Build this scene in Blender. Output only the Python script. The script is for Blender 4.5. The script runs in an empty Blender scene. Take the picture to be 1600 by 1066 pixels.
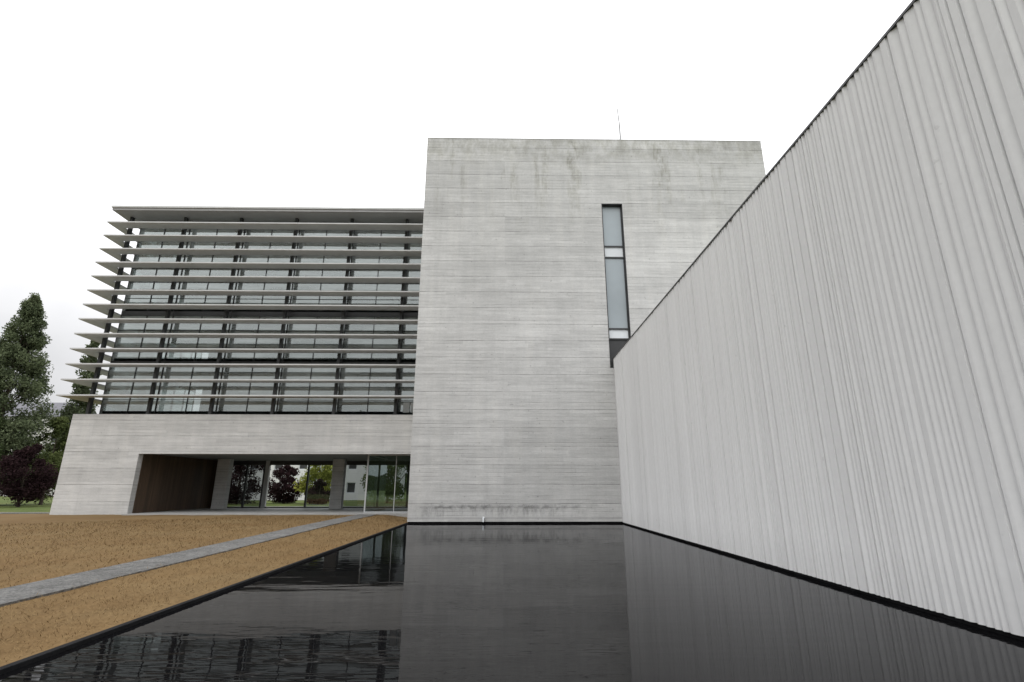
import bpy, math, random
import numpy as np
from mathutils import Vector
random.seed(7); rng = np.random.default_rng(7)
scene = bpy.context.scene
col = scene.collection
R = math.radians

# ------------------------------------------------------------------ helpers
def tag(o, label=None, cat=None, group=None, kind=None):
    if label: o['label'] = label
    if cat: o['category'] = cat
    if group: o['group'] = group
    if kind: o['kind'] = kind
    return o

def empty(name, loc):
    o = bpy.data.objects.new(name, None); col.objects.link(o)
    o.location = loc; o.empty_display_size = .3
    return o

def origin(o):
    v = Vector((0, 0, 0))
    while o is not None:
        v += Vector(o.location); o = o.parent
    return v

class MB:
    def __init__(s): s.v = []; s.f = []
    def quad(s, *p):
        i = len(s.v); s.v += [tuple(q) for q in p]; s.f.append(tuple(range(i, i + len(p)))); return s
    def box(s, x0, x1, y0, y1, z0, z1):
        i = len(s.v)
        s.v += [(x0,y0,z0),(x1,y0,z0),(x1,y1,z0),(x0,y1,z0),(x0,y0,z1),(x1,y0,z1),(x1,y1,z1),(x0,y1,z1)]
        for f in ((0,3,2,1),(4,5,6,7),(0,1,5,4),(1,2,6,5),(2,3,7,6),(3,0,4,7)):
            s.f.append(tuple(i + k for k in f))
        return s
    def tube(s, a, b, ra, rb, n=8):
        a = Vector(a); b = Vector(b); d = (b - a).normalized()
        u = d.cross(Vector((0, 0, 1)))
        if u.length < 1e-3: u = Vector((1, 0, 0))
        u.normalize(); w = d.cross(u)
        i = len(s.v)
        for c, r in ((a, ra), (b, rb)):
            for k in range(n):
                t = 2*math.pi*k/n
                s.v.append(tuple(c + u*(r*math.cos(t)) + w*(r*math.sin(t))))
        for k in range(n):
            k2 = (k+1) % n
            s.f.append((i+k, i+k2, i+n+k2, i+n+k))
        s.f.append(tuple(i+k for k in range(n))); s.f.append(tuple(i+n+k for k in reversed(range(n))))
        return s
    def panel(s, x0, x1, z0, z1, y0, y1, holes=(), axis='x'):
        """upright wall slab with rectangular holes; axis x: runs along X, thickness y0..y1"""
        P = (lambda u, t, z: (u, t, z)) if axis == 'x' else (lambda u, t, z: (t, u, z))
        xs = sorted({x0, x1, *[h[0] for h in holes], *[h[1] for h in holes]})
        zs = sorted({z0, z1, *[h[2] for h in holes], *[h[3] for h in holes]})
        for a, b in zip(xs, xs[1:]):
            for c, d in zip(zs, zs[1:]):
                mx, mz = (a+b)/2, (c+d)/2
                if any(h[0] < mx < h[1] and h[2] < mz < h[3] for h in holes): continue
                s.quad(P(a,y0,c),P(b,y0,c),P(b,y0,d),P(a,y0,d))
                s.quad(P(a,y1,d),P(b,y1,d),P(b,y1,c),P(a,y1,c))
        def ring(a,b,c,d):
            s.quad(P(a,y0,c),P(a,y1,c),P(a,y1,d),P(a,y0,d)); s.quad(P(b,y0,c),P(b,y1,c),P(b,y1,d),P(b,y0,d))
            s.quad(P(a,y0,d),P(b,y0,d),P(b,y1,d),P(a,y1,d)); s.quad(P(a,y0,c),P(b,y0,c),P(b,y1,c),P(a,y1,c))
        ring(x0,x1,z0,z1)
        for h in holes: ring(*h)
        return s
    def build(s, name, mat, parent=None, smooth=False, bevel=0):
        o0 = origin(parent) if parent is not None else Vector((0,0,0))
        me = bpy.data.meshes.new(name)
        me.from_pydata([(x-o0.x, y-o0.y, z-o0.z) for x, y, z in s.v], [], s.f)
        me.materials.append(mat)
        if smooth: me.polygons.foreach_set('use_smooth', [True]*len(me.polygons))
        me.update()
        o = bpy.data.objects.new(name, me); col.objects.link(o); o.parent = parent
        if bevel:
            m = o.modifiers.new('bevel', 'BEVEL'); m.width = bevel; m.segments = 2; m.limit_method = 'ANGLE'
        return o

class G:
    """tiny node-graph writer"""
    def __init__(s, name):
        s.mat = bpy.data.materials.new(name); s.mat.use_nodes = True
        s.nt = s.mat.node_tree; s.nt.nodes.clear()
        s.out = s.nt.nodes.new('ShaderNodeOutputMaterial')
    def n(s, t, **k):
        x = s.nt.nodes.new(t)
        for a, b in k.items(): setattr(x, a, b)
        return x
    def put(s, sock, v):
        if v is None: return
        if isinstance(v, bpy.types.NodeSocket): s.nt.links.new(v, sock)
        else: sock.default_value = v
    def m(s, op, a, b=None, c=None, clamp=False):
        x = s.n('ShaderNodeMath', operation=op, use_clamp=clamp)
        for i, v in enumerate((a, b, c)): s.put(x.inputs[i], v)
        return x.outputs[0]
    def pos(s):
        p = s.n('ShaderNodeNewGeometry').outputs['Position']
        x = s.n('ShaderNodeSeparateXYZ'); s.put(x.inputs[0], p)
        return p, x.outputs[0], x.outputs[1], x.outputs[2]
    def xyz(s, x, y, z):
        c = s.n('ShaderNodeCombineXYZ')
        for i, v in enumerate((x, y, z)): s.put(c.inputs[i], v)
        return c.outputs[0]
    def noise(s, vec, scale, detail=4, rough=.55):
        x = s.n('ShaderNodeTexNoise'); s.put(x.inputs['Vector'], vec)
        x.inputs['Scale'].default_value = scale; x.inputs['Detail'].default_value = detail
        x.inputs['Roughness'].default_value = rough
        return x.outputs[0]
    def white(s, a, b=0.0):
        x = s.n('ShaderNodeTexWhiteNoise', noise_dimensions='2D'); s.put(x.inputs['Vector'], s.xyz(a, b, 0.0))
        return x.outputs['Value']
    def rng(s, v, a, b, c, d, smooth=False):
        x = s.n('ShaderNodeMapRange'); x.clamp = True
        if smooth: x.interpolation_type = 'SMOOTHSTEP'
        for i, q in enumerate((v, a, b, c, d)): s.put(x.inputs[i], q)
        return x.outputs[0]
    def mix(s, f, a, b, blend='MIX'):
        x = s.n('ShaderNodeMix', data_type='RGBA', blend_type=blend)
        s.put(x.inputs[0], f)
        for i, v in ((6, a), (7, b)):
            if isinstance(v, tuple): v = (*v, 1) if len(v) == 3 else v
            s.put(x.inputs[i], v)
        return x.outputs[2]
    def scale(s, c, f):
        x = s.n('ShaderNodeVectorMath', operation='SCALE')
        s.put(x.inputs[0], tuple(c) if isinstance(c, tuple) else c); s.put(x.inputs['Scale'], f)
        return x.outputs[0]
    def bump(s, h, strength, dist):
        b = s.n('ShaderNodeBump'); b.inputs['Strength'].default_value = strength
        b.inputs['Distance'].default_value = dist; s.put(b.inputs['Height'], h)
        return b.outputs[0]
    def pbr(s, colr, rough=.8, normal=None, metal=0.0, spec=.3):
        p = s.n('ShaderNodeBsdfPrincipled')
        if isinstance(colr, tuple): colr = (*colr, 1)
        s.put(p.inputs['Base Color'], colr); s.put(p.inputs['Roughness'], rough)
        p.inputs['Metallic'].default_value = metal; p.inputs['Specular IOR Level'].default_value = spec
        if normal is not None: s.put(p.inputs['Normal'], normal)
        s.put(s.out.inputs[0], p.outputs[0]); return s.mat

def concrete(name, base, top=None, bottom=None):
    g = G(name); p, x, y, z = g.pos()
    u = g.m('ADD', x, y)
    bh = .18
    zw = g.m('ADD', z, g.m('MULTIPLY', g.noise(g.xyz(g.m('MULTIPLY', u, .25), 1.0, g.m('MULTIPLY', z, .5)), 1.0, 2, .5), .05))
    q = g.m('DIVIDE', zw, bh)
    row = g.m('FLOOR', q); fr = g.m('FRACT', q)
    rr = g.white(row, 3.0)
    seg = g.m('FLOOR', g.m('ADD', g.m('DIVIDE', u, 3.2), g.m('MULTIPLY', rr, 9.0)))
    rnd = g.white(row, seg)
    lift = g.white(g.m('FLOOR', g.m('DIVIDE', zw, bh*5)), g.m('FLOOR', g.m('DIVIDE', u, 6.4)))
    big = g.noise(p, .22, 5, .6)
    mid = g.noise(p, 1.1, 6, .65)
    cloud = g.noise(g.xyz(g.m('MULTIPLY', u, .45), 3.0, g.m('MULTIPLY', z, 1.5)), 1.0, 6, .7)
    grain = g.noise(g.xyz(g.m('MULTIPLY', u, 1.0), rr, g.m('MULTIPLY', z, 12)), 1.0, 6, .75)
    pit = g.noise(p, 14.0, 3, .7)
    streak = g.noise(g.xyz(g.m('MULTIPLY', u, 2.2), 0.0, g.m('MULTIPLY', z, .16)), 1.0, 4, .6)
    edge = g.m('MINIMUM', fr, g.m('SUBTRACT', 1.0, fr))
    patch = g.noise(g.xyz(g.m('MULTIPLY', u, .4), 4.0, g.m('MULTIPLY', z, 2.2)), 1.0, 5, .7)
    line = g.m('MULTIPLY', g.rng(edge, 0, .15, 1, 0), g.rng(patch, .47, .64, .06, 1))
    jq = g.m('FRACT', g.m('DIVIDE', zw, bh*5))
    je = g.m('MINIMUM', jq, g.m('SUBTRACT', 1.0, jq))
    jpatch = g.noise(g.xyz(g.m('MULTIPLY', u, .5), 9.0, g.m('MULTIPLY', z, .7)), 1.0, 6, .8)
    joint = g.m('MULTIPLY', g.rng(je, 0, .04, 1, 0), g.rng(jpatch, .40, .60, .15, 1))
    v = g.m('ADD', 1.0, g.m('MULTIPLY', g.m('SUBTRACT', rnd, .5), .12))
    v = g.m('MULTIPLY', v, g.rng(lift, 0, 1, .94, 1.05))
    v = g.m('MULTIPLY', v, g.rng(big, .3, .7, .90, 1.06))
    v = g.m('MULTIPLY', v, g.rng(mid, .3, .7, .94, 1.04))
    v = g.m('MULTIPLY', v, g.rng(cloud, .35, .65, .94, 1.03))
    v = g.m('MULTIPLY', v, g.rng(grain, .3, .7, .87, 1.07))
    v = g.m('MULTIPLY', v, g.rng(pit, .35, .65, .95, 1.03))
    v = g.m('MULTIPLY', v, g.rng(streak, .35, .65, .95, 1.03))
    v = g.m('MULTIPLY', v, g.m('SUBTRACT', 1.0, g.m('MULTIPLY', line, .30)))
    v = g.m('MULTIPLY', v, g.m('SUBTRACT', 1.0, g.m('MULTIPLY', joint, .40)))
    sp = g.noise(p, 7.0, 2, .5)
    v = g.m('MULTIPLY', v, g.rng(sp, .68, .74, 1, .72))
    warm = 0.0
    if top:      # weather runs hanging down from the parapet
        run = g.noise(g.xyz(g.m('MULTIPLY', u, 1.0), 7.0, g.m('MULTIPLY', z, .09)), 1.0, 5, .7)
        fade = g.rng(z, top-6.5, top-1.0, 0, 1)
        brk = g.noise(g.xyz(g.m('MULTIPLY', u, 1.8), 2.0, g.m('MULTIPLY', z, 1.0)), 1.0, 5, .75)
        st = g.m('MULTIPLY', g.m('MULTIPLY', g.rng(run, .52, .62, 0, 1), fade), g.rng(brk, .42, .58, .0, 1))
        band = g.m('MULTIPLY', g.rng(z, top-2.2, top-.5, 0, 1), g.rng(brk, .42, .64, 0, .75))
        warm = g.m('MAXIMUM', st, band)
        v = g.m('MULTIPLY', v, g.m('SUBTRACT', 1.0, g.m('MULTIPLY', warm, .37)))
    if bottom:   # soft irregular tide stain just above the pool
        sm_ = g.noise(g.xyz(g.m('MULTIPLY', u, 1.4), 5.0, g.m('MULTIPLY', z, 1.2)), 1.0, 5, .7)
        fine = g.noise(p, 3.6, 6, .8)
        drip = g.noise(g.xyz(g.m('MULTIPLY', u, 5.0), 6.0, g.m('MULTIPLY', z, .9)), 1.0, 4, .7)
        tz = g.m('ADD', z, g.m('MULTIPLY', g.m('SUBTRACT', fine, .5), .42))
        tl = g.rng(g.m('ABSOLUTE', g.m('SUBTRACT', tz, .74)), .02, .13, 1, 0)
        body = g.m('MULTIPLY', g.m('MULTIPLY', g.rng(z, .24, .5, .15, .8), g.rng(tz, .72, .82, 1, 0)), g.rng(drip, .44, .62, 0, 1))
        base_l = g.rng(g.m('ABSOLUTE', g.m('SUBTRACT', z, .24)), .01, .035, 1, 0)
        zone = g.m('MULTIPLY', g.m('MAXIMUM', body, tl), g.rng(sm_, .38, .58, .12, 1))
        zone = g.m('MULTIPLY', zone, g.m('MULTIPLY', g.rng(x, 2.6, 4.6, 1, .15), g.rng(x, -4.3, -3.9, 0, 1)))
        zone = g.m('MAXIMUM', zone, g.m('MULTIPLY', base_l, .6))
        v = g.m('MULTIPLY', v, g.m('SUBTRACT', 1.0, g.m('MULTIPLY', zone, .55)))
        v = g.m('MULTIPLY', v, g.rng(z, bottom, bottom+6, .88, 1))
    c = g.scale(base, v)
    c = g.mix(g.rng(streak, .5, .75, 0, .25), c, g.mix(1.0, c, (1.0, .98, .92), 'MULTIPLY'))
    if top: c = g.mix(g.m('MULTIPLY', warm, .7), c, g.mix(1.0, c, (.98, .97, .86), 'MULTIPLY'))
    h = g.m('SUBTRACT', g.m('MULTIPLY', grain, .4), g.m('ADD', line, joint))
    return g.pbr(c, .85, g.bump(h, .4, .015), spec=.25)

def plain(name, base, rough=.6, metal=0.0, var=.1, scale=2.0, spec=.4):
    g = G(name); p, x, y, z = g.pos()
    n = g.noise(p, scale, 5, .6)
    return g.pbr(g.scale(base, g.rng(n, .3, .7, 1-var, 1+var)), rough, None, metal, spec)

# ------------------------------------------------------------------ materials
M = {}
M['tower'] = concrete('board_marked_concrete', (.525,.525,.515), top=21.3, bottom=.12)
M['conc'] = concrete('board_marked_concrete_pale', (.51,.51,.50))

g = G('white_fluted_concrete'); p, x, y, z = g.pos()
a = g.noise(g.xyz(g.m('MULTIPLY', y, 5.0), x, g.m('MULTIPLY', z, .05)), 1.0, 4, .6)
b = g.noise(p, .25, 4, .5); d = g.noise(p, 9.0, 4, .6)
v = g.m('MULTIPLY', g.rng(a, .3, .7, .955, 1.02), g.rng(b, .3, .7, .97, 1.02))
v = g.m('MULTIPLY', v, g.rng(d, .3, .7, .97, 1.02))
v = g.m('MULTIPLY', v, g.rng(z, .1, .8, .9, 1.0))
sp = g.noise(p, 5.0, 3, .5)
v = g.m('MULTIPLY', v, g.rng(sp, .71, .76, 1, .86))
M['ribbed'] = g.pbr(g.scale((.60,.602,.60), v), .8, g.bump(d, .1, .01), spec=.2)

M['dark'] = plain('dark_bronze_metal', (.032,.033,.034), .45, .0, .2)
M['black'] = plain('black_stone', (.010,.010,.011), .85, 0, .3, 5, spec=.1)
M['blade'] = plain('pale_grey_aluminium', (.47,.475,.47), .5, 0, .08, 1.2)
M['soffit'] = plain('shaded_grey_soffit', (.30,.30,.30), .6, 0, .08, 1.2)  # shadow under the roof edge put into the colour
M['roofmetal'] = plain('grey_roof_sheet', (.5,.5,.5), .5, 0, .06, 1.0)
M['mast'] = plain('grey_mast_metal', (.22,.22,.22), .5, 0, .06, 1.0)
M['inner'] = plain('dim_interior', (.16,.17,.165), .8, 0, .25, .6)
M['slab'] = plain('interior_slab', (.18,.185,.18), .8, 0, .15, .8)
M['white'] = plain('white_panel', (.62,.65,.67), .5, 0, .05, 1.0)
M['paleframe'] = plain('pale_metal_frame', (.40,.41,.41), .4, 0, .05)
M['floor'] = plain('passage_paving', (.30,.30,.29), .6, 0, .12, 1.5)

def glass(name, tint, k=1.4, ior=1.5, rough=0.0, reflection_grey=0.0):
    g = G(name)
    fr = g.n('ShaderNodeFresnel'); fr.inputs['IOR'].default_value = ior
    t = g.n('ShaderNodeBsdfTransparent'); t.inputs[0].default_value = (*tint, 1)
    s = g.n('ShaderNodeBsdfGlossy'); s.inputs['Roughness'].default_value = rough
    s.inputs['Color'].default_value = (.92,.99,.97,1)
    p, x, y, z = g.pos()
    wob = g.noise(p, .5, 2, .5); g.put(s.inputs['Normal'], g.bump(wob, .04, .1))
    body = t.outputs[0]
    if reflection_grey:     # pale layered grey mixed in as diffuse colour, standing in for reflections
        df = g.n('ShaderNodeBsdfDiffuse'); df.inputs[0].default_value = (.45,.49,.485,1)
        hz = g.n('ShaderNodeMixShader')
        hv = g.noise(g.xyz(g.m('MULTIPLY', x, .35), y, g.m('MULTIPLY', z, 2.2)), 1.0, 4, .6)
        g.put(hz.inputs[0], g.m('MULTIPLY', g.rng(hv, .35, .65, .6, 1.3), reflection_grey)); g.put(hz.inputs[1], body); g.put(hz.inputs[2], df.outputs[0]); body = hz.outputs[0]
    mx = g.n('ShaderNodeMixShader'); g.put(mx.inputs[0], g.m('MULTIPLY', fr.outputs[0], k, clamp=True))
    g.put(mx.inputs[1], body); g.put(mx.inputs[2], s.outputs[0]); g.put(g.out.inputs[0], mx.outputs[0])
    return g.mat
M['glass'] = glass('solar_control_glass', (.53,.60,.59), 5.5, reflection_grey=.55)
M['clear'] = glass('lobby_glass', (.74,.79,.79), 2.2)
M['smoked'] = glass('smoked_glass', (.38,.40,.41), 1.6)
g = G('frosted_window_glass'); p, x, y, z = g.pos()
n = g.noise(p, .4, 3, .5)
M['frost'] = g.pbr(g.scale((.27,.31,.33), g.rng(n, .3, .7, .85, 1.1)), .18, None, 0, .7)

g = G('brown_timber'); p, x, y, z = g.pos()
q = g.m('DIVIDE', y, .13); row = g.m('FLOOR', q); fr = g.m('FRACT', q)
gr = g.noise(g.xyz(x, g.m('MULTIPLY', y, 14), g.m('MULTIPLY', z, .9)), 1.0, 5, .6)
v = g.m('MULTIPLY', g.rng(g.white(row, 1.0), 0, 1, .72, 1.2), g.rng(gr, .3, .7, .75, 1.2))
v = g.m('MULTIPLY', v, g.rng(fr, .0, .1, .35, 1))
M['wood'] = g.pbr(g.scale((.080,.050,.030), v), .55)

# bare soil / dry mown straw
g = G('dry_brown_soil'); p, x, y, z = g.pos()
n1 = g.noise(p, .35, 6, .65); n2 = g.noise(p, 9.0, 6, .8); n3 = g.noise(p, 90, 5, .8)
mow = g.noise(g.xyz(g.m('MULTIPLY', x, 2.2), g.m('MULTIPLY', y, .25), 0.0), 1.0, 4, .6)
c = g.mix(g.rng(n2, .35, .65, 0, 1), (.120,.074,.032), (.160,.103,.047))
c = g.mix(g.rng(n1, .42, .68, 0, .65), c, (.185,.132,.066))
c = g.scale(c, g.m('MULTIPLY', g.rng(n3, .3, .7, .80, 1.16), g.rng(mow, .35, .65, .90, 1.07)))
h = g.m('ADD', g.m('MULTIPLY', n2, .3), g.m('MULTIPLY', n3, .4))
M['soil'] = g.pbr(c, .95, g.bump(h, .4, .015), spec=.1)
g = G('straw'); i = g.n('ShaderNodeNewGeometry').outputs['Random Per Island']
c = g.mix(i, (.125,.077,.034), (.235,.163,.078)); M['straw'] = g.pbr(c, .9, spec=.1)
g = G('meadow_grass'); p, x, y, z = g.pos()
n1 = g.noise(p, .3, 6, .65); n2 = g.noise(p, 6, 6, .7)
c = g.mix(g.rng(n1, .35, .65, 0, 1), (.05,.085,.02), (.12,.13,.045)); c = g.scale(c, g.rng(n2, .3, .7, .6, 1.3))
M['grass'] = g.pbr(c, .95, g.bump(n2, .6, .08), spec=.1)
g = G('gravel_path'); p, x, y, z = g.pos()
n1 = g.noise(p, 1.2, 5, .6); n2 = g.noise(p, 22, 4, .85); n3 = g.noise(p, 7, 4, .75)
v = g.m('MULTIPLY', g.rng(n1, .3, .7, .8, 1.12), g.m('MULTIPLY', g.rng(n2, .28, .72, .35, 1.55), g.rng(n3, .3, .7, .62, 1.25)))
fy = g.m('FRACT', g.m('DIVIDE', y, .9)); fe = g.m('MINIMUM', fy, g.m('SUBTRACT', 1.0, fy))
v = g.m('MULTIPLY', v, g.rng(fe, 0, .03, .7, 1))
M['path'] = g.pbr(g.scale((.165,.163,.157), v), .95, g.bump(n2, .9, .03), spec=.1)

# dark still pool
g = G('pool_water'); p, x, y, z = g.pos()
fr = g.n('ShaderNodeFresnel'); fr.inputs['IOR'].default_value = 1.33
df = g.n('ShaderNodeBsdfDiffuse'); df.inputs[0].default_value = (.0045,.0045,.005,1)
gl = g.n('ShaderNodeBsdfGlossy'); gl.inputs['Color'].default_value = (.62,.62,.625,1); gl.inputs['Roughness'].default_value = .004
w1 = g.noise(g.xyz(g.m('MULTIPLY', x, .38), g.m('MULTIPLY', y, 1.7), 0.0), 1.6, 3, .5)
w2 = g.noise(p, .40, 2, .5)
breeze = g.rng(x, -4.5, 1.0, 1.0, .5)
bm_ = g.bump(g.m('MULTIPLY', g.m('ADD', g.m('MULTIPLY', w1, .55), w2), breeze), .075, .12)
g.put(gl.inputs['Normal'], bm_); g.put(fr.inputs['Normal'], bm_)
mx = g.n('ShaderNodeMixShader'); g.put(mx.inputs[0], fr.outputs[0])
g.put(mx.inputs[1], df.outputs[0]); g.put(mx.inputs[2], gl.outputs[0]); g.put(g.out.inputs[0], mx.outputs[0])
M['water'] = g.mat

def leafmat(name, dark, light):
    g = G(name); p, x, y, z = g.pos()
    i = g.n('ShaderNodeNewGeometry').outputs['Random Per Island']
    n = g.noise(p, .6, 4, .6)
    f = g.m('ADD', g.m('MULTIPLY', i, .5), g.rng(n, .35, .65, 0, .6), clamp=True)
    c = g.mix(f, dark, light)
    d = g.n('ShaderNodeBsdfDiffuse'); t = g.n('ShaderNodeBsdfTranslucent')
    g.put(d.inputs[0], c); g.put(t.inputs[0], c)
    mx = g.n('ShaderNodeMixShader'); mx.inputs[0].default_value = .3
    g.put(mx.inputs[1], d.outputs[0]); g.put(mx.inputs[2], t.outputs[0]); g.put(g.out.inputs[0], mx.outputs[0])
    return g.mat
M['leaf'] = leafmat('grey_green_leaves', (.055,.074,.040), (.165,.195,.110))
M['leafdark'] = leafmat('deep_green_leaves', (.028,.040,.018), (.085,.11,.05))
M['leaf2'] = leafmat('dull_green_leaves', (.06,.08,.028), (.17,.20,.08))
M['plum'] = leafmat('purple_leaves', (.017,.011,.012), (.052,.030,.033))
M['lime'] = leafmat('yellow_green_leaves', (.15,.175,.035), (.36,.37,.085))
M['bark'] = plain('bark', (.07,.055,.042), .95, 0, .3, 4)
M['hill'] = plain('far_woodland', (.03,.042,.018), 1, 0, .5, .15)

# ------------------------------------------------------------------ world, sun, camera
w = bpy.data.worlds.new('World'); scene.world = w; w.use_nodes = True
nt = w.node_tree; nt.nodes.clear()
wo = nt.nodes.new('ShaderNodeOutputWorld'); bg = nt.nodes.new('ShaderNodeBackground')
sky = nt.nodes.new('ShaderNodeTexSky'); sky.sky_type = 'NISHITA'; sky.sun_disc = False
sky.sun_elevation = R(50); sky.sun_rotation = math.atan2(-.35, -.55)
tc = nt.nodes.new('ShaderNodeTexCoord'); se = nt.nodes.new('ShaderNodeSeparateXYZ')
nt.links.new(tc.outputs['Generated'], se.inputs[0])
def wm(op, a, b):
    x = nt.nodes.new('ShaderNodeMath'); x.operation = op
    for i, v in enumerate((a, b)):
        if isinstance(v, bpy.types.NodeSocket): nt.links.new(v, x.inputs[i])
        else: x.inputs[i].default_value = v
    return x.outputs[0]
def wr(v, *q):
    x = nt.nodes.new('ShaderNodeMapRange'); nt.links.new(v, x.inputs[0])
    for k, s in enumerate(q): x.inputs[k+1].default_value = s
    return x.outputs[0]
no = nt.nodes.new('ShaderNodeTexNoise'); no.inputs['Scale'].default_value = 2.2; no.inputs['Detail'].default_value = 6
nt.links.new(tc.outputs['Generated'], no.inputs[0])
lum = wm('MULTIPLY', wr(se.outputs[2], 0, 1, .74, 2.55), wr(no.outputs[0], .35, .65, .88, 1.12))
# a greyer bank of cloud lying low to the left
bank = wm('MULTIPLY', wr(se.outputs[0], -.45, -.68, 0, 1), wr(se.outputs[2], .10, .50, 1, 0))
lum = wm('MULTIPLY', lum, wm('SUBTRACT', 1.0, wm('MULTIPLY', bank, wr(no.outputs[0], .35, .65, .36, .20))))
sc = nt.nodes.new('ShaderNodeVectorMath'); sc.operation = 'SCALE'; sc.inputs[0].default_value = (10.0, 10.0, 10.15)
nt.links.new(lum, sc.inputs['Scale'])
mx = nt.nodes.new('ShaderNodeMix'); mx.data_type = 'RGBA'; mx.inputs[0].default_value = .95   # cloud cover
nt.links.new(sky.outputs[0], mx.inputs[6]); nt.links.new(sc.outputs[0], mx.inputs[7])
nt.links.new(mx.outputs[2], bg.inputs[0]); bg.inputs[1].default_value = .103
nt.links.new(bg.outputs[0], wo.inputs[0])

sl = bpy.data.lights.new('sun', 'SUN'); sl.energy = .9; sl.angle = R(20); sl.color = (1, .975, .94)
so = bpy.data.objects.new('sun', sl); col.objects.link(so); so.location = (-20, -30, 60)
so.rotation_euler = Vector((.26, .66, -.78)).to_track_quat('-Z', 'Y').to_euler()

cam = bpy.data.cameras.new('camera'); cam.lens = 18; cam.sensor_width = 36; cam.clip_end = 3000
co = bpy.data.objects.new('camera', cam); col.objects.link(co)
co.location = (0, 0, 1.6); co.rotation_euler = (R(90 + 16.04), 0, R(-.895)); scene.camera = co
scene.view_settings.view_transform = 'Standard'; scene.view_settings.look = 'None'; scene.view_settings.exposure = 0

# ------------------------------------------------------------------ setting
GZ = .02
m = MB(); B = 700
xs = (-B, -4.6, 6.0, B); ys = (-B, -2.5, 26.0, B)
for i in range(3):
    for j in range(3):
        if i == 1 and j == 1: continue
        m.quad((xs[i],ys[j],GZ),(xs[i+1],ys[j],GZ),(xs[i+1],ys[j+1],GZ),(xs[i],ys[j+1],GZ))
tag(m.build('ground', M['grass']), kind='structure')

def sm(a, b, t):
    t = min(1, max(0, (t-a)/(b-a))); return t*t*(3-2*t)
def rise(x, y): return .15*sm(7, 27, y)*sm(4.7, 6.6, -x)*(1-sm(30.8, 34, y))
def soil_h(x, y):
    e = sm(4.56, 5.2, -x)
    return .040 + rise(x, y) + e*(.012+.010*math.sin(x*1.7+1.3*math.sin(y*.9))*math.sin(y*1.3+.5) + .005*math.sin(x*5.1+y*3.7))
m = MB(); nx, ny = 170, 130; x0, x1, y0, y1 = -60, -4.555, -3, 33.5
X = [x0+(x1-x0)*(1-(1-i/nx)**1.6) for i in range(nx+1)]
for j in range(ny+1):
    for i in range(nx+1):
        yy = y0+(y1-y0)*j/ny; m.v.append((X[i], yy, soil_h(X[i], yy)))
for j in range(ny):
    for i in range(nx):
        a = j*(nx+1)+i; m.f.append((a, a+1, a+nx+2, a+nx+1))
tag(m.build('soil', M['soil'], smooth=True), kind='structure')

# dry straw lying over the soil
PX0, PX1 = -7.88, -6.84
N = 180000
d = 4.5 + (30-4.5)*rng.random(N)**1.6; ang = rng.uniform(R(100), R(172), N)
px = d*np.cos(ang); py = d*np.sin(ang)
edge_ = rng.uniform(-.05, .05, N)
ok = (px < -4.60) & (py < 29.5) & ~((px > PX0-.02+edge_) & (px < PX1+.02+edge_))
px, py = px[ok], py[ok]; n = len(px)
th = rng.uniform(0, 2*math.pi, n); L = rng.uniform(.015, .05, n)*(.8+d[ok]/14); W = .0009+.00025*d[ok]; lift = rng.uniform(.0, .9, n)*L
pz = np.array([soil_h(a, b) for a, b in zip(px, py)]) + .003
onp = (px > PX0) & (px < PX1)
pz[onp] += .04
m = MB(); V = np.zeros((n, 3, 3))
V[:,0] = np.stack([px-np.sin(th)*W, py+np.cos(th)*W, pz], 1); V[:,1] = np.stack([px+np.sin(th)*W, py-np.cos(th)*W, pz], 1)
V[:,2] = np.stack([px+np.cos(th)*L, py+np.sin(th)*L, pz+lift], 1)
m.v = [tuple(q) for q in V.reshape(-1,3).tolist()]; m.f = [(3*i, 3*i+1, 3*i+2) for i in range(n)]
tag(m.build('straw', M['straw']), 'short dry brown straw scattered over the bare soil beside the pool', 'straw', kind='stuff')

m = MB(); ys_ = [-3+32.55*i/60 for i in range(61)]
for yy in ys_:
    h = rise(-7.6, yy)+.08
    m.v += [(PX0, yy, 0), (PX0, yy, h), (PX1, yy, h), (PX1, yy, 0)]
for i in range(60):
    for k in range(3):
        a = 4*i+k; m.f.append((a, a+1, a+5, a+4))
m.f.append((0,1,2,3)); m.f.append((240,241,242,243))
tag(m.build('path', M['path']), kind='structure')
m = MB(); m.box(-40, -25.6, 35.0, 36.4, 0, .06); m.box(-70, -39.9, 39.5, 41.5, 0, .065)
tag(m.build('footpath', M['path']), kind='structure')
m = MB(); m.quad((-4.5,-2.4,0),(5.95,-2.4,0),(5.95,25.9,0),(-4.5,25.9,0))
tag(m.build('water', M['water']), kind='structure')
m = MB(); m.box(-4.56, -4.475, -2.5, 25.58, -.4, .045)
tag(m.build('pool_kerb', M['black'], bevel=.006), kind='structure')
m = MB(); m.box(-4.45, 5.5, -2.9, -2.35, -.4, .045)
tag(m.build('pool_edge', M['black'], bevel=.006), kind='structure')

# wooded rise opposite the buildings (seen mirrored in the glass) and low far hills
m = MB()
def ridge(pts, seed):
    rr = random.Random(seed); i0 = len(m.v)
    for (x, y, h) in pts:
        hh = h*(1+rr.uniform(-.18, .18)); m.v += [(x, y, -.5), (x, y, hh)]
    for q in range(len(pts)-1):
        a = i0+2*q; m.f.append((a, a+2, a+3, a+1))
ridge([(x, -75-8*math.sin(x*.05), 15+5*math.sin(x*.031+1)+4*math.sin(x*.13)) for x in np.arange(-160, 120, 2.0)], 3)
ridge([(360*math.cos(t), 360*math.sin(t), 13+5*math.sin(t*9)+3*math.sin(t*31)) for t in np.linspace(0, math.pi, 160)], 5)
tag(m.build('hills', M['hill']), kind='structure')

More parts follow.
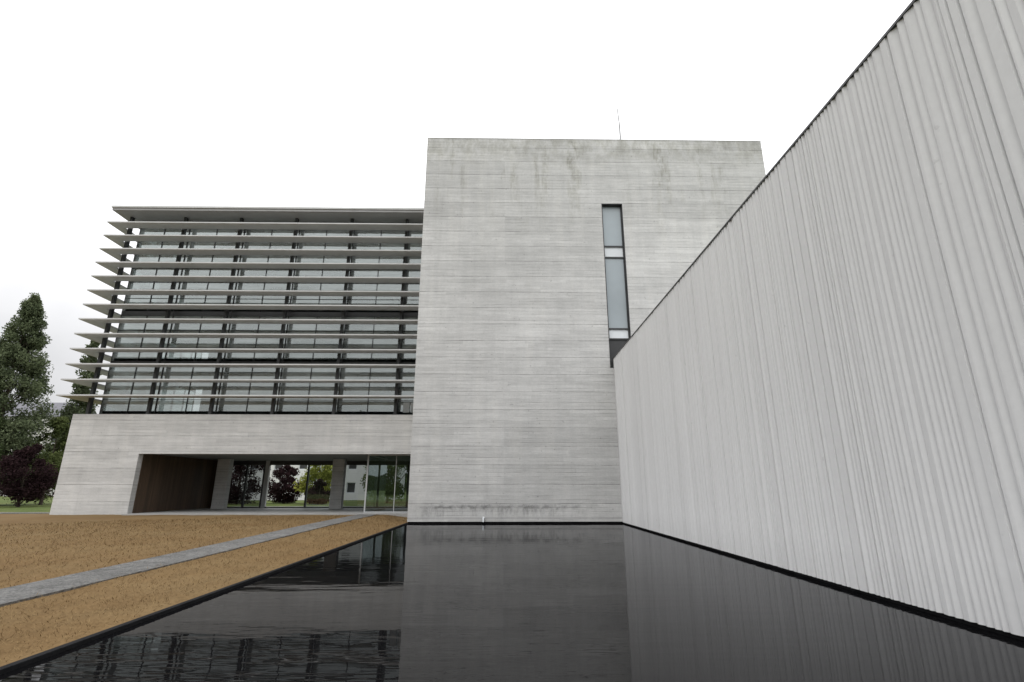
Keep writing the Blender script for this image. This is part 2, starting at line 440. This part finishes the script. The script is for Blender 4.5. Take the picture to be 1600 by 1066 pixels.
# ------------------------------------------------------------------ concrete tower
TX0, TX1, TY0, TY1, TZ = -4.54, 15.1, 25.6, 41.0, 21.3
t = empty('concrete_tower', (5.3, 25.6, 0))
tag(t, 'tall blank block of board-marked grey concrete with a slit window, rising from the pool', 'building')
WX0, WX1, WZ0, WZ1 = 5.46, 6.62, 7.55, 17.05
m = MB(); m.panel(TX0, TX1, .08, TZ, TY0, TY0+.5, [(WX0, WX1, WZ0, WZ1)])
m.quad((TX0,TY0+.5,.08),(TX0,TY1,.08),(TX0,TY1,TZ),(TX0,TY0+.5,TZ))
m.quad((TX1,TY0+.5,.08),(TX1,TY1,.08),(TX1,TY1,TZ),(TX1,TY0+.5,TZ))
m.quad((TX0,TY1,.08),(TX1,TY1,.08),(TX1,TY1,TZ),(TX0,TY1,TZ))
m.quad((TX0,TY0+.5,TZ-.3),(TX1,TY0+.5,TZ-.3),(TX1,TY1,TZ-.3),(TX0,TY1,TZ-.3))
m.build('wall', M['tower'], t)
m = MB(); m.box(TX0+.03, TX1-.03, TY0+.06, TY1-.03, -.4, .078); m.build('plinth', M['black'], t)
m = MB(); m.box(TX0-.012, TX1+.012, TY0-.015, TY0+.5, TZ+.002, TZ+.04); m.build('parapet_cap', M['roofmetal'], t)
m = MB(); f = .07; ya, yb = TY0+.16, TY0+.34
m.box(WX0+.002, WX0+f, ya, yb, WZ0, WZ1); m.box(WX1-f, WX1-.002, ya, yb, WZ0, WZ1)
zs = [WZ0+.035, 9.15, 9.71, 13.83, 14.5, WZ1-.035]
for zz in zs: m.box(WX0+f, WX1-f, ya+.003, yb-.003, zz-.035, zz+.035)
m.box(WX0-.004, WX0+.02, TY0-.012, TY0+.16, WZ0, WZ1+.02); m.box(WX0+.02, WX1-.02, TY0-.012, TY0+.16, WZ1-.02, WZ1+.018)
m.box(WX1-.02, WX1+.004, TY0-.012, TY0+.16, WZ0, WZ1+.02)
win = m.build('window', M['dark'], t)
win['label'] = 'tall narrow slit window with dark frame and two white spandrels'
for i, (a, b) in enumerate(zip(zs, zs[1:])):
    m = MB(); m.box(WX0+f+.002, WX1-f-.002, ya+.07, ya+.1, a+.037, b-.037)
    if i in (1, 3): m.build('spandrel', M['white'], win)
    elif i == 0: m.build('louvre_panel', M['dark'], win)
    else: m.build('pane', M['frost'], win)
m = MB(); m.tube((-.95, 25.72, .26), (-.95, 25.38, .24), .05, .05, 10); m.tube((-.95, 25.39, .24), (-.95, 25.36, .08), .035, .035, 10)
m.build('overflow_pipe', M['white'], t)

# antenna
an = empty('antenna', (7.0, 26.4, TZ-.3))
tag(an, 'thin whip antenna standing on the roof edge of the concrete block', 'antenna')
m = MB(); m.box(6.85, 7.15, 26.25, 26.55, TZ-.3, TZ-.24); m.build('base_plate', M['dark'], an)
m = MB(); m.tube((7.0,26.4,TZ-.24), (7.0,26.4,TZ+1.7), .045, .04); m.build('mast', M['mast'], an)
m = MB(); m.tube((7.0,26.4,TZ+1.7), (6.93,26.4,TZ+2.9), .034, .026, 6); m.build('whip', M['mast'], an)

# ------------------------------------------------------------------ fluted white building on the right
rb = empty('fluted_building', (10, 12, 0))
tag(rb, 'long low building faced in white vertically fluted concrete along the right side of the pool', 'building')
FX, FY0, FY1, FZ0, FZ1 = 5.6, -7.0, 25.595, .06, 8.0
rr = random.Random(23); prof = []; y = FY0
while y < FY1-.35:
    wd = rr.choice((.09, .11, .13, .16, .20)) * rr.uniform(.9, 1.1); dp = rr.uniform(.028, .055)
    k = rr.random()
    if k < .62:   # lopsided pleat with a crisp arris
        prof += [(y, FX+dp), (y+wd*.60, FX+.003), (y+wd*.70, FX), (y+wd*.90, FX+.003)]
    elif k < .80: # flat land beside a narrow groove
        prof += [(y, FX+dp), (y+.014, FX+dp), (y+.030, FX+.002), (y+wd*.92, FX)]
    else:
        prof += [(y, FX+dp*1.05), (y+wd*.35, FX+.008), (y+wd*.42, FX), (y+wd*.92, FX+.018)]
    y += max(wd, .06)
prof += [(FY1, FX+.03)]
m = MB()
for q in prof: m.v += [(q[1], q[0], FZ0), (q[1], q[0], FZ1)]
for i in range(len(prof)-1): m.f.append((2*i, 2*i+1, 2*i+3, 2*i+2))
i0 = len(m.v)
m.v += [(FX+.4, y_, z_) for y_, z_ in ((FY0, FZ0), (FY1, FZ0))]
nb = len(prof)
m.f.append(tuple([2*i for i in range(nb)] + [i0+1, i0]))
m.build('fluted_wall', M['ribbed'], rb)
m = MB(); m.box(FX+.07, 15.0, FY0+.05, FY1, -.4, FZ0-.004); m.build('plinth', M['black'], rb)
m = MB(); m.box(FX+.14, 15.0, FY0, FY0+.3, FZ0, FZ1-.01); m.box(14.7, 15.0, FY0+.302, FY1, FZ0, FZ1-.01); m.build('end_wall', M['ribbed'], rb)
m = MB(); m.box(FX-.012, FX+.45, FY0-.01, FY1, FZ1+.002, FZ1+.045); m.build('coping', M['dark'], rb)
m = MB(); m.box(FX+.46, 14.98, FY0+.3, FY1, FZ1-.2, FZ1-.05); m.build('roof', M['roofmetal'], rb)

# ------------------------------------------------------------------ louvred office building on the left
ob = empty('office_building', (-14.7, 35, 0))
tag(ob, 'long office building with horizontal louvre blades above a concrete base with an open passage', 'building')
BX0, BX1, BY0, BY1, BZ = -24.9, TX0-.006, 30.0, 40.0, 5.72
OX0, OZ = -20.7, 3.48
m = MB()
m.panel(BX0, BX1, .0, BZ, BY0, BY0+.4, [(OX0, BX1-.002, .0001, OZ)])
m.panel(BX0, BX1, .0, BZ, BY1-.4, BY1, [(OX0, BX1-.002, .0001, OZ)])
m.panel(BY0+.402, BY1-.402, .0, BZ, BX0, BX0+.4, axis='y')
m.build('wall', M['conc'], ob)
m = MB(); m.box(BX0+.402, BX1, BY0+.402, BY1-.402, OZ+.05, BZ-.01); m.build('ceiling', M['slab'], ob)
m = MB(); m.box(OX0-.2, OX0+.03, BY0+.405, BY1-.405, .25, OZ+.045); m.build('timber_wall', M['wood'], ob)
m = MB(); m.box(OX0+.003, BX1, BY0-.42, BY1+1.5, .0, .255); m.build('passage_floor', M['floor'], ob)
for cx, cy, wv in ((-19.2, 36.6, .85), (-11.35, 36.6, .8)):
    m = MB(); m.box(cx-wv/2, cx+wv/2, cy-.25, cy+.25, .256, OZ+.048); m.build('column', M['conc'], ob, bevel=.02)
# glazed screen at the far side of the passage
m = MB(); yy = 38.3; sx = [-20.62, -19.9, -18.5, -17.25, -14.1, -11.7, -9.2, -6.9, -4.7]
for q in sx: m.box(q-.06, q+.06, yy, yy+.14, .257, OZ+.04)
for a, b in zip(sx, sx[1:]):
    for zz, hh in ((.30, .04), (OZ-.12, .15)): m.box(a+.061, b-.061, yy+.002, yy+.138, zz-hh, zz+hh)
m.box(-20.55, -19.97, yy+.03, yy+.1, .35, OZ-.28)
scr = m.build('glazed_screen', M['dark'], ob)
m = MB(); m.box(-17.18, -16.9, yy-.02, yy+.2, .257, OZ+.04); m.build('pale_post', M['paleframe'], ob)
for a, b in zip(sx[1:], sx[2:]):
    if a in (-17.25,): continue
    mt = M['clear'] if a == -14.1 else M['smoked']
    m = MB(); m.quad((a+.06,yy+.06,.34),(b-.06,yy+.06,.34),(b-.06,yy+.06,OZ-.26),(a+.06,yy+.06,OZ-.26)); m.build('pane', mt, scr)
m = MB(); yy = 30.9; sx = [-7.95, -4.66]
for q in sx: m.box(q-.04, q+.04, yy, yy+.1, .257, OZ+.04)
for a, b in zip(sx, sx[1:]):
    for zz in (.29, OZ-.01): m.box(a+.041, b-.041, yy+.002, yy+.098, zz-.03, zz+.03)
m.box(-7.99, -7.91, yy+.11, 36.0, .257, .32); m.box(-7.99, -7.91, yy+.11, 36.0, OZ-.02, OZ+.04)
m.box(-6.32, -6.28, yy+.02, yy+.08, .321, OZ-.041)
lob = m.build('glazed_lobby', M['paleframe'], ob)
for a, b in ((-7.95, -6.3), (-6.3, -4.66)):
    m = MB(); m.quad((a+.03,yy+.05,.32),(b-.03,yy+.05,.32),(b-.03,yy+.05,OZ-.04),(a+.03,yy+.05,OZ-.04)); m.build('pane', M['clear'], lob)
m = MB(); m.quad((-7.95,yy+.11,.32),(-7.95,36,.32),(-7.95,36,OZ-.02),(-7.95,yy+.11,OZ-.02)); m.build('pane', M['clear'], lob)

# upper floors
GY, GX = 30.78, -23.95
lev = [5.74, 8.97, 12.2, 15.43, 18.6]
for zz in lev[:-1]:
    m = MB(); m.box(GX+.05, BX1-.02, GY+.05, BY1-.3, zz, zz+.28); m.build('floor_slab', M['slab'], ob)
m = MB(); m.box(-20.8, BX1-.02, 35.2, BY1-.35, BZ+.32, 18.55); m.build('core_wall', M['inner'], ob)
m = MB(); m.box(-25.0, BX1, 29.3, BY1+.5, 18.76, 18.88); rf = m.build('roof', M['blade'], ob)
m = MB(); m.box(-24.95, BX1, 29.36, BY1, 18.60, 18.755); m.build('soffit', M['soffit'], rf)
bays = [-24.05, -20.8, -17.2, -13.6, -10.0, -6.4, BX1-.05]
def window(P, u0, u1, z0, z1, nl):
    """P maps (u, t, z) to the facade; frame with nl lights"""
    m = MB()
    def bar(a, b, c, d, t0=0, t1=.1):
        A = P(a, t0, c); Bq = P(b, t1, d)
        m.box(min(A[0],Bq[0]), max(A[0],Bq[0]), min(A[1],Bq[1]), max(A[1],Bq[1]), c, d)
    bar(u0, u1, z0, z0+.1); bar(u0, u1, z1-.2, z1)
    for i in range(nl+1):
        u = u0+(u1-u0)*i/nl; e = .018
        a, b = max(u0, u-e), min(u1, u+e); bar(a, b, z0+.101, z1-.201, .003, .097)
    for tz_ in (.95, 2.05):
        for i in range(nl):
            a = u0+(u1-u0)*i/nl+.019; b = u0+(u1-u0)*(i+1)/nl-.019; bar(a, b, z0+tz_, z0+tz_+.03, .02, .08)
    f = m.build('window', M['dark'], ob)
    q = MB(); q.quad(P(u0,.05,z0+.1), P(u1,.05,z0+.1), P(u1,.05,z1-.2), P(u0,.05,z1-.2)); q.build('pane', M['glass'], f)
for a, b in zip(bays, bays[1:]):
    for z0, z1 in zip(lev, lev[1:]):
        window(lambda u, t, z: (u, GY+t, z), a+.01, b-.01, z0, z1, 2 if b-a > 2.5 else 1)
sb = [30.9, 34.2, 37.2, 39.7]
for a, b in zip(sb, sb[1:]):
    for z0, z1 in zip(lev, lev[1:]):
        window(lambda u, t, z: (GX-t, u, z), a+.01, b-.01, z0, z1, 2)
for bx in bays[:-1]:
    m = MB(); xx = bx-.1 if bx != bays[0] else -24.38
    m.box(xx, xx+.16, 30.2, 30.42, BZ+.005, 18.59); m.build('louvre_post', M['dark'], ob)
for sy in (34.2, 37.2, 39.6):
    m = MB(); m.box(-24.38, -24.12, sy-.08, sy+.08, BZ+.005, 18.59); m.build('louvre_post', M['dark'], ob)
for i in range(13):
    z = 6.66 + i*.917
    X0, Y0, D = -25.5+.042*i, 29.25, .84
    DX = -24.5-X0
    prof = [(0, 0), (0, .075), (.08, .09), (1, .10), (1, .03), (.08, -.006)]
    m = MB(); n = len(prof)
    for k3 in range(3):
        for o, dz in prof:
            if k3 == 0: m.v.append((BX1, Y0+o*D, z+dz))
            elif k3 == 1: m.v.append((X0+o*DX, Y0+o*D, z+dz))
            else: m.v.append((X0+o*DX, BY1+.3, z+dz))
    for s_ in range(2):
        for k in range(n):
            k2 = (k+1) % n; m.f.append((s_*n+k, s_*n+k2, (s_+1)*n+k2, (s_+1)*n+k))
    m.f.append(tuple(range(n))); m.f.append(tuple(2*n+k for k in range(n)))
    m.build('louvre_blade', M['blade'], ob)
# white panels added as bright reflections on the lowest glass by the tower
for a in (-6.05, -5.6):
    m = MB(); m.box(a, a+.36, GY-.06, GY-.03, 5.95, 6.55); m.build('reflection_panel', M['white'], ob)

# ------------------------------------------------------------------ trees
def tree(name, label, cat, x, y, H, env, z0, nclump, nleaf, cr, ls, mat, seed, trunk=.25, group=None):
    """env(t) gives crown radius at height fraction t above z0"""
    r = np.random.default_rng(seed)
    root = empty(name, (x, y, GZ)); tag(root, label, cat, group)
    ts = r.random(nclump)**1.15; th = r.uniform(0, 2*math.pi, nclump)
    rad = np.array([env(q) for q in ts])*np.sqrt(r.uniform(.12, 1, nclump))
    C = np.stack([x+rad*np.cos(th), y+rad*np.sin(th), z0+ts*(H-z0)], 1)
    mb = MB()
    lean = r.uniform(-.3, .3, 2)
    pts = [(x+lean[0]*q, y+lean[1]*q, GZ-.1+(H*.93)*q) for q in (0, .2, .45, .7, 1)]
    for a, b, f0, f1 in zip(pts, pts[1:], (1, .8, .55, .3), (.8, .55, .3, .06)): mb.tube(a, b, trunk*f0, trunk*f1, 8)
    for k in range(0, nclump, 3):
        c = C[k]; zb = max(z0*.75, c[2]-1.2*np.hypot(c[0]-x, c[1]-y)-.5); zb = max(zb, .6)
        q = min(1, zb/(H*.93)); a = (x+lean[0]*q, y+lean[1]*q, zb)
        mb.tube(a, tuple(c), trunk*.28*(1.1-q), .012, 5)
    mb.build('trunk', M['bark'], root)
    idx = r.integers(0, nclump, nleaf); scl = r.uniform(.6, 1.25, nclump)*cr*(1.15-.65*ts**2)
    dv = r.normal(size=(nleaf, 3)); dv /= np.linalg.norm(dv, axis=1)[:, None]
    P = C[idx] + dv*(scl[idx]*r.random(nleaf)**.5)[:, None]*np.array([1, 1, .9])
    P[:, 2] = np.maximum(P[:, 2], .15)
    u = r.normal(size=(nleaf, 3)); u /= np.linalg.norm(u, axis=1)[:, None]
    w_ = np.cross(u, r.normal(size=(nleaf, 3))); w_ /= np.linalg.norm(w_, axis=1)[:, None]
    s_ = (ls*r.uniform(.6, 1.3, nleaf))[:, None]
    V = np.stack([P-u*s_, P-w_*s_*.5, P+u*s_, P+w_*s_*.5], 1).reshape(-1, 3)
    mb = MB(); mb.v = [tuple(q) for q in V.tolist()]; mb.f = [(4*i, 4*i+1, 4*i+2, 4*i+3) for i in range(nleaf)]
    mb.build('crown', mat, root)
    return root
egg = lambda R_: (lambda t: R_*math.sin(math.pi*min(1, t*.9+.1))**.7)
spire = lambda R_: (lambda t: R_*(min(1, .6+t*2)*(1-t)**.8+.02))
tree('poplar_tree', 'tall conical green poplar at the left edge of the view', 'tree', -49.1, 51, 20.8, spire(4.7), 1.6, 450, 64000, .9, .13, M['leaf'], 21, .32)
tree('broadleaf_tree', 'slim green tree showing beside the left end of the louvre blades', 'tree', -47.6, 58, 18.6, spire(1.9), 2, 110, 18000, .8, .16, M['leaf'], 2, .25)
tree('plum_tree', 'dark purple-leaved tree standing beside the foot of the tall conical poplar', 'tree', -42.3, 47.5, 5.2, egg(1.9), .8, 55, 12000, .8, .11, M['plum'], 3, .14)
tree('broadleaf_tree', 'round bright green tree low beside the concrete base of the office building', 'tree', -45.5, 53.5, 8.4, egg(1.8), .7, 60, 13000, .9, .13, M['leaf2'], 4, .16)
tree('broadleaf_tree', 'broad dark green tree cut by the left frame edge, below the conical poplar', 'tree', -48.3, 49, 8.0, egg(2.8), .5, 80, 19000, .95, .13, M['leafdark'], 5, .2)
tree('plum_tree', 'dark purple-leaved tree framed in the middle of the open passage', 'tree', -23.6, 58, 3.9, egg(1.8), .3, 50, 9000, .65, .11, M['plum'], 6, .14)
tree('broadleaf_tree', 'yellow-green tree seen through the passage beside the right-hand column', 'tree', -19.7, 57, 5.6, egg(1.7), .3, 50, 9000, .75, .13, M['lime'], 7, .15)
tree('plum_tree', 'low dark purple bush in front of the yellow-green tree, seen through the passage', 'bush', -18.6, 54, 2.3, egg(1.1), .2, 30, 6000, .5, .1, M['plum'], 8, .08)
tree('plum_tree', 'dark purple-leaved tree behind the left panes of the glazed passage screen', 'tree', -27.6, 56, 5.6, egg(2.6), .3, 50, 10000, .9, .12, M['plum'], 9, .14)
tree('broadleaf_tree', 'green tree seen through the glazed lobby at the right of the passage', 'tree', -13.4, 62, 7, egg(2.8), .5, 50, 10000, .95, .14, M['leaf2'], 10, .15)

# ------------------------------------------------------------------ houses beyond
def house(name, label, x0, x1, y0, y1, zt, pitch, floors, nwin, wallm, roofm):
    h = empty(name, ((x0+x1)/2, (y0+y1)/2, 0)); tag(h, label, 'building')
    fh = zt/floors; holes = []
    for k in range(floors):
        for i in range(nwin):
            cx = x0+(x1-x0)*(i+.5)/nwin; holes.append((cx-.6, cx+.6, k*fh+.95, k*fh+2.35))
    m = MB(); m.panel(x0, x1, 0, zt, y0, y0+.3, holes)
    m.quad((x0,y0+.3,0),(x0,y1,0),(x0,y1,zt),(x0,y0+.3,zt)); m.quad((x1,y0+.3,0),(x1,y1,0),(x1,y1,zt),(x1,y0+.3,zt)); m.quad((x0,y1,0),(x1,y1,0),(x1,y1,zt),(x0,y1,zt))
    m.build('wall', wallm, h)
    m = MB(); e = .5; ym = (y0+y1)/2
    m.v = [(x0-e,y0-e,zt),(x1+e,y0-e,zt),(x1+e,y1+e,zt),(x0-e,y1+e,zt),(x0+3,ym,zt+pitch),(x1-3,ym,zt+pitch)]
    m.f = [(0,1,5,4),(1,2,5),(2,3,4,5),(3,0,4),(0,3,2,1)]
    rf = m.build('roof', roofm, h)
    m = MB(); m.box(x0+5, x0+5.9, ym-.5, ym+.4, zt+pitch*.5, zt+pitch+1.1); m.build('chimney', wallm, rf)
    for a, b, c, d in holes:
        m = MB(); m.box(a+.003, a+.08, y0+.12, y0+.2, c, d); m.box(b-.08, b-.003, y0+.12, y0+.2, c, d); m.box(a+.081, b-.081, y0+.121, y0+.199, d-.08, d-.003); m.box(a+.081, b-.081, y0+.121, y0+.199, c+.003, c+.08)
        f = m.build('window', M['white'], h)
        m = MB(); m.quad((a+.05,y0+.17,c+.05),(b-.05,y0+.17,c+.05),(b-.05,y0+.17,d-.05),(a+.05,y0+.17,d-.05)); m.build('pane', M['dark'], f)
    return h
M['render'] = plain('pale_render', (.50,.49,.47), .9, 0, .06, .5)
M['wrender'] = plain('white_render', (.60,.60,.59), .9, 0, .06, .5)
M['slate'] = plain('slate_roof', (.13,.13,.145), .8, 0, .2, 1.5)
house('house', 'pale distant house with a grey hipped roof beyond the trees at far left', -122, -94, 112, 124, 16.4, 4.0, 5, 8, M['render'], M['slate'])
house('house', 'white distant house glimpsed through the open passage behind the purple trees', -40, -16, 74, 86, 9.5, 3, 3, 7, M['wrender'], M['slate'])
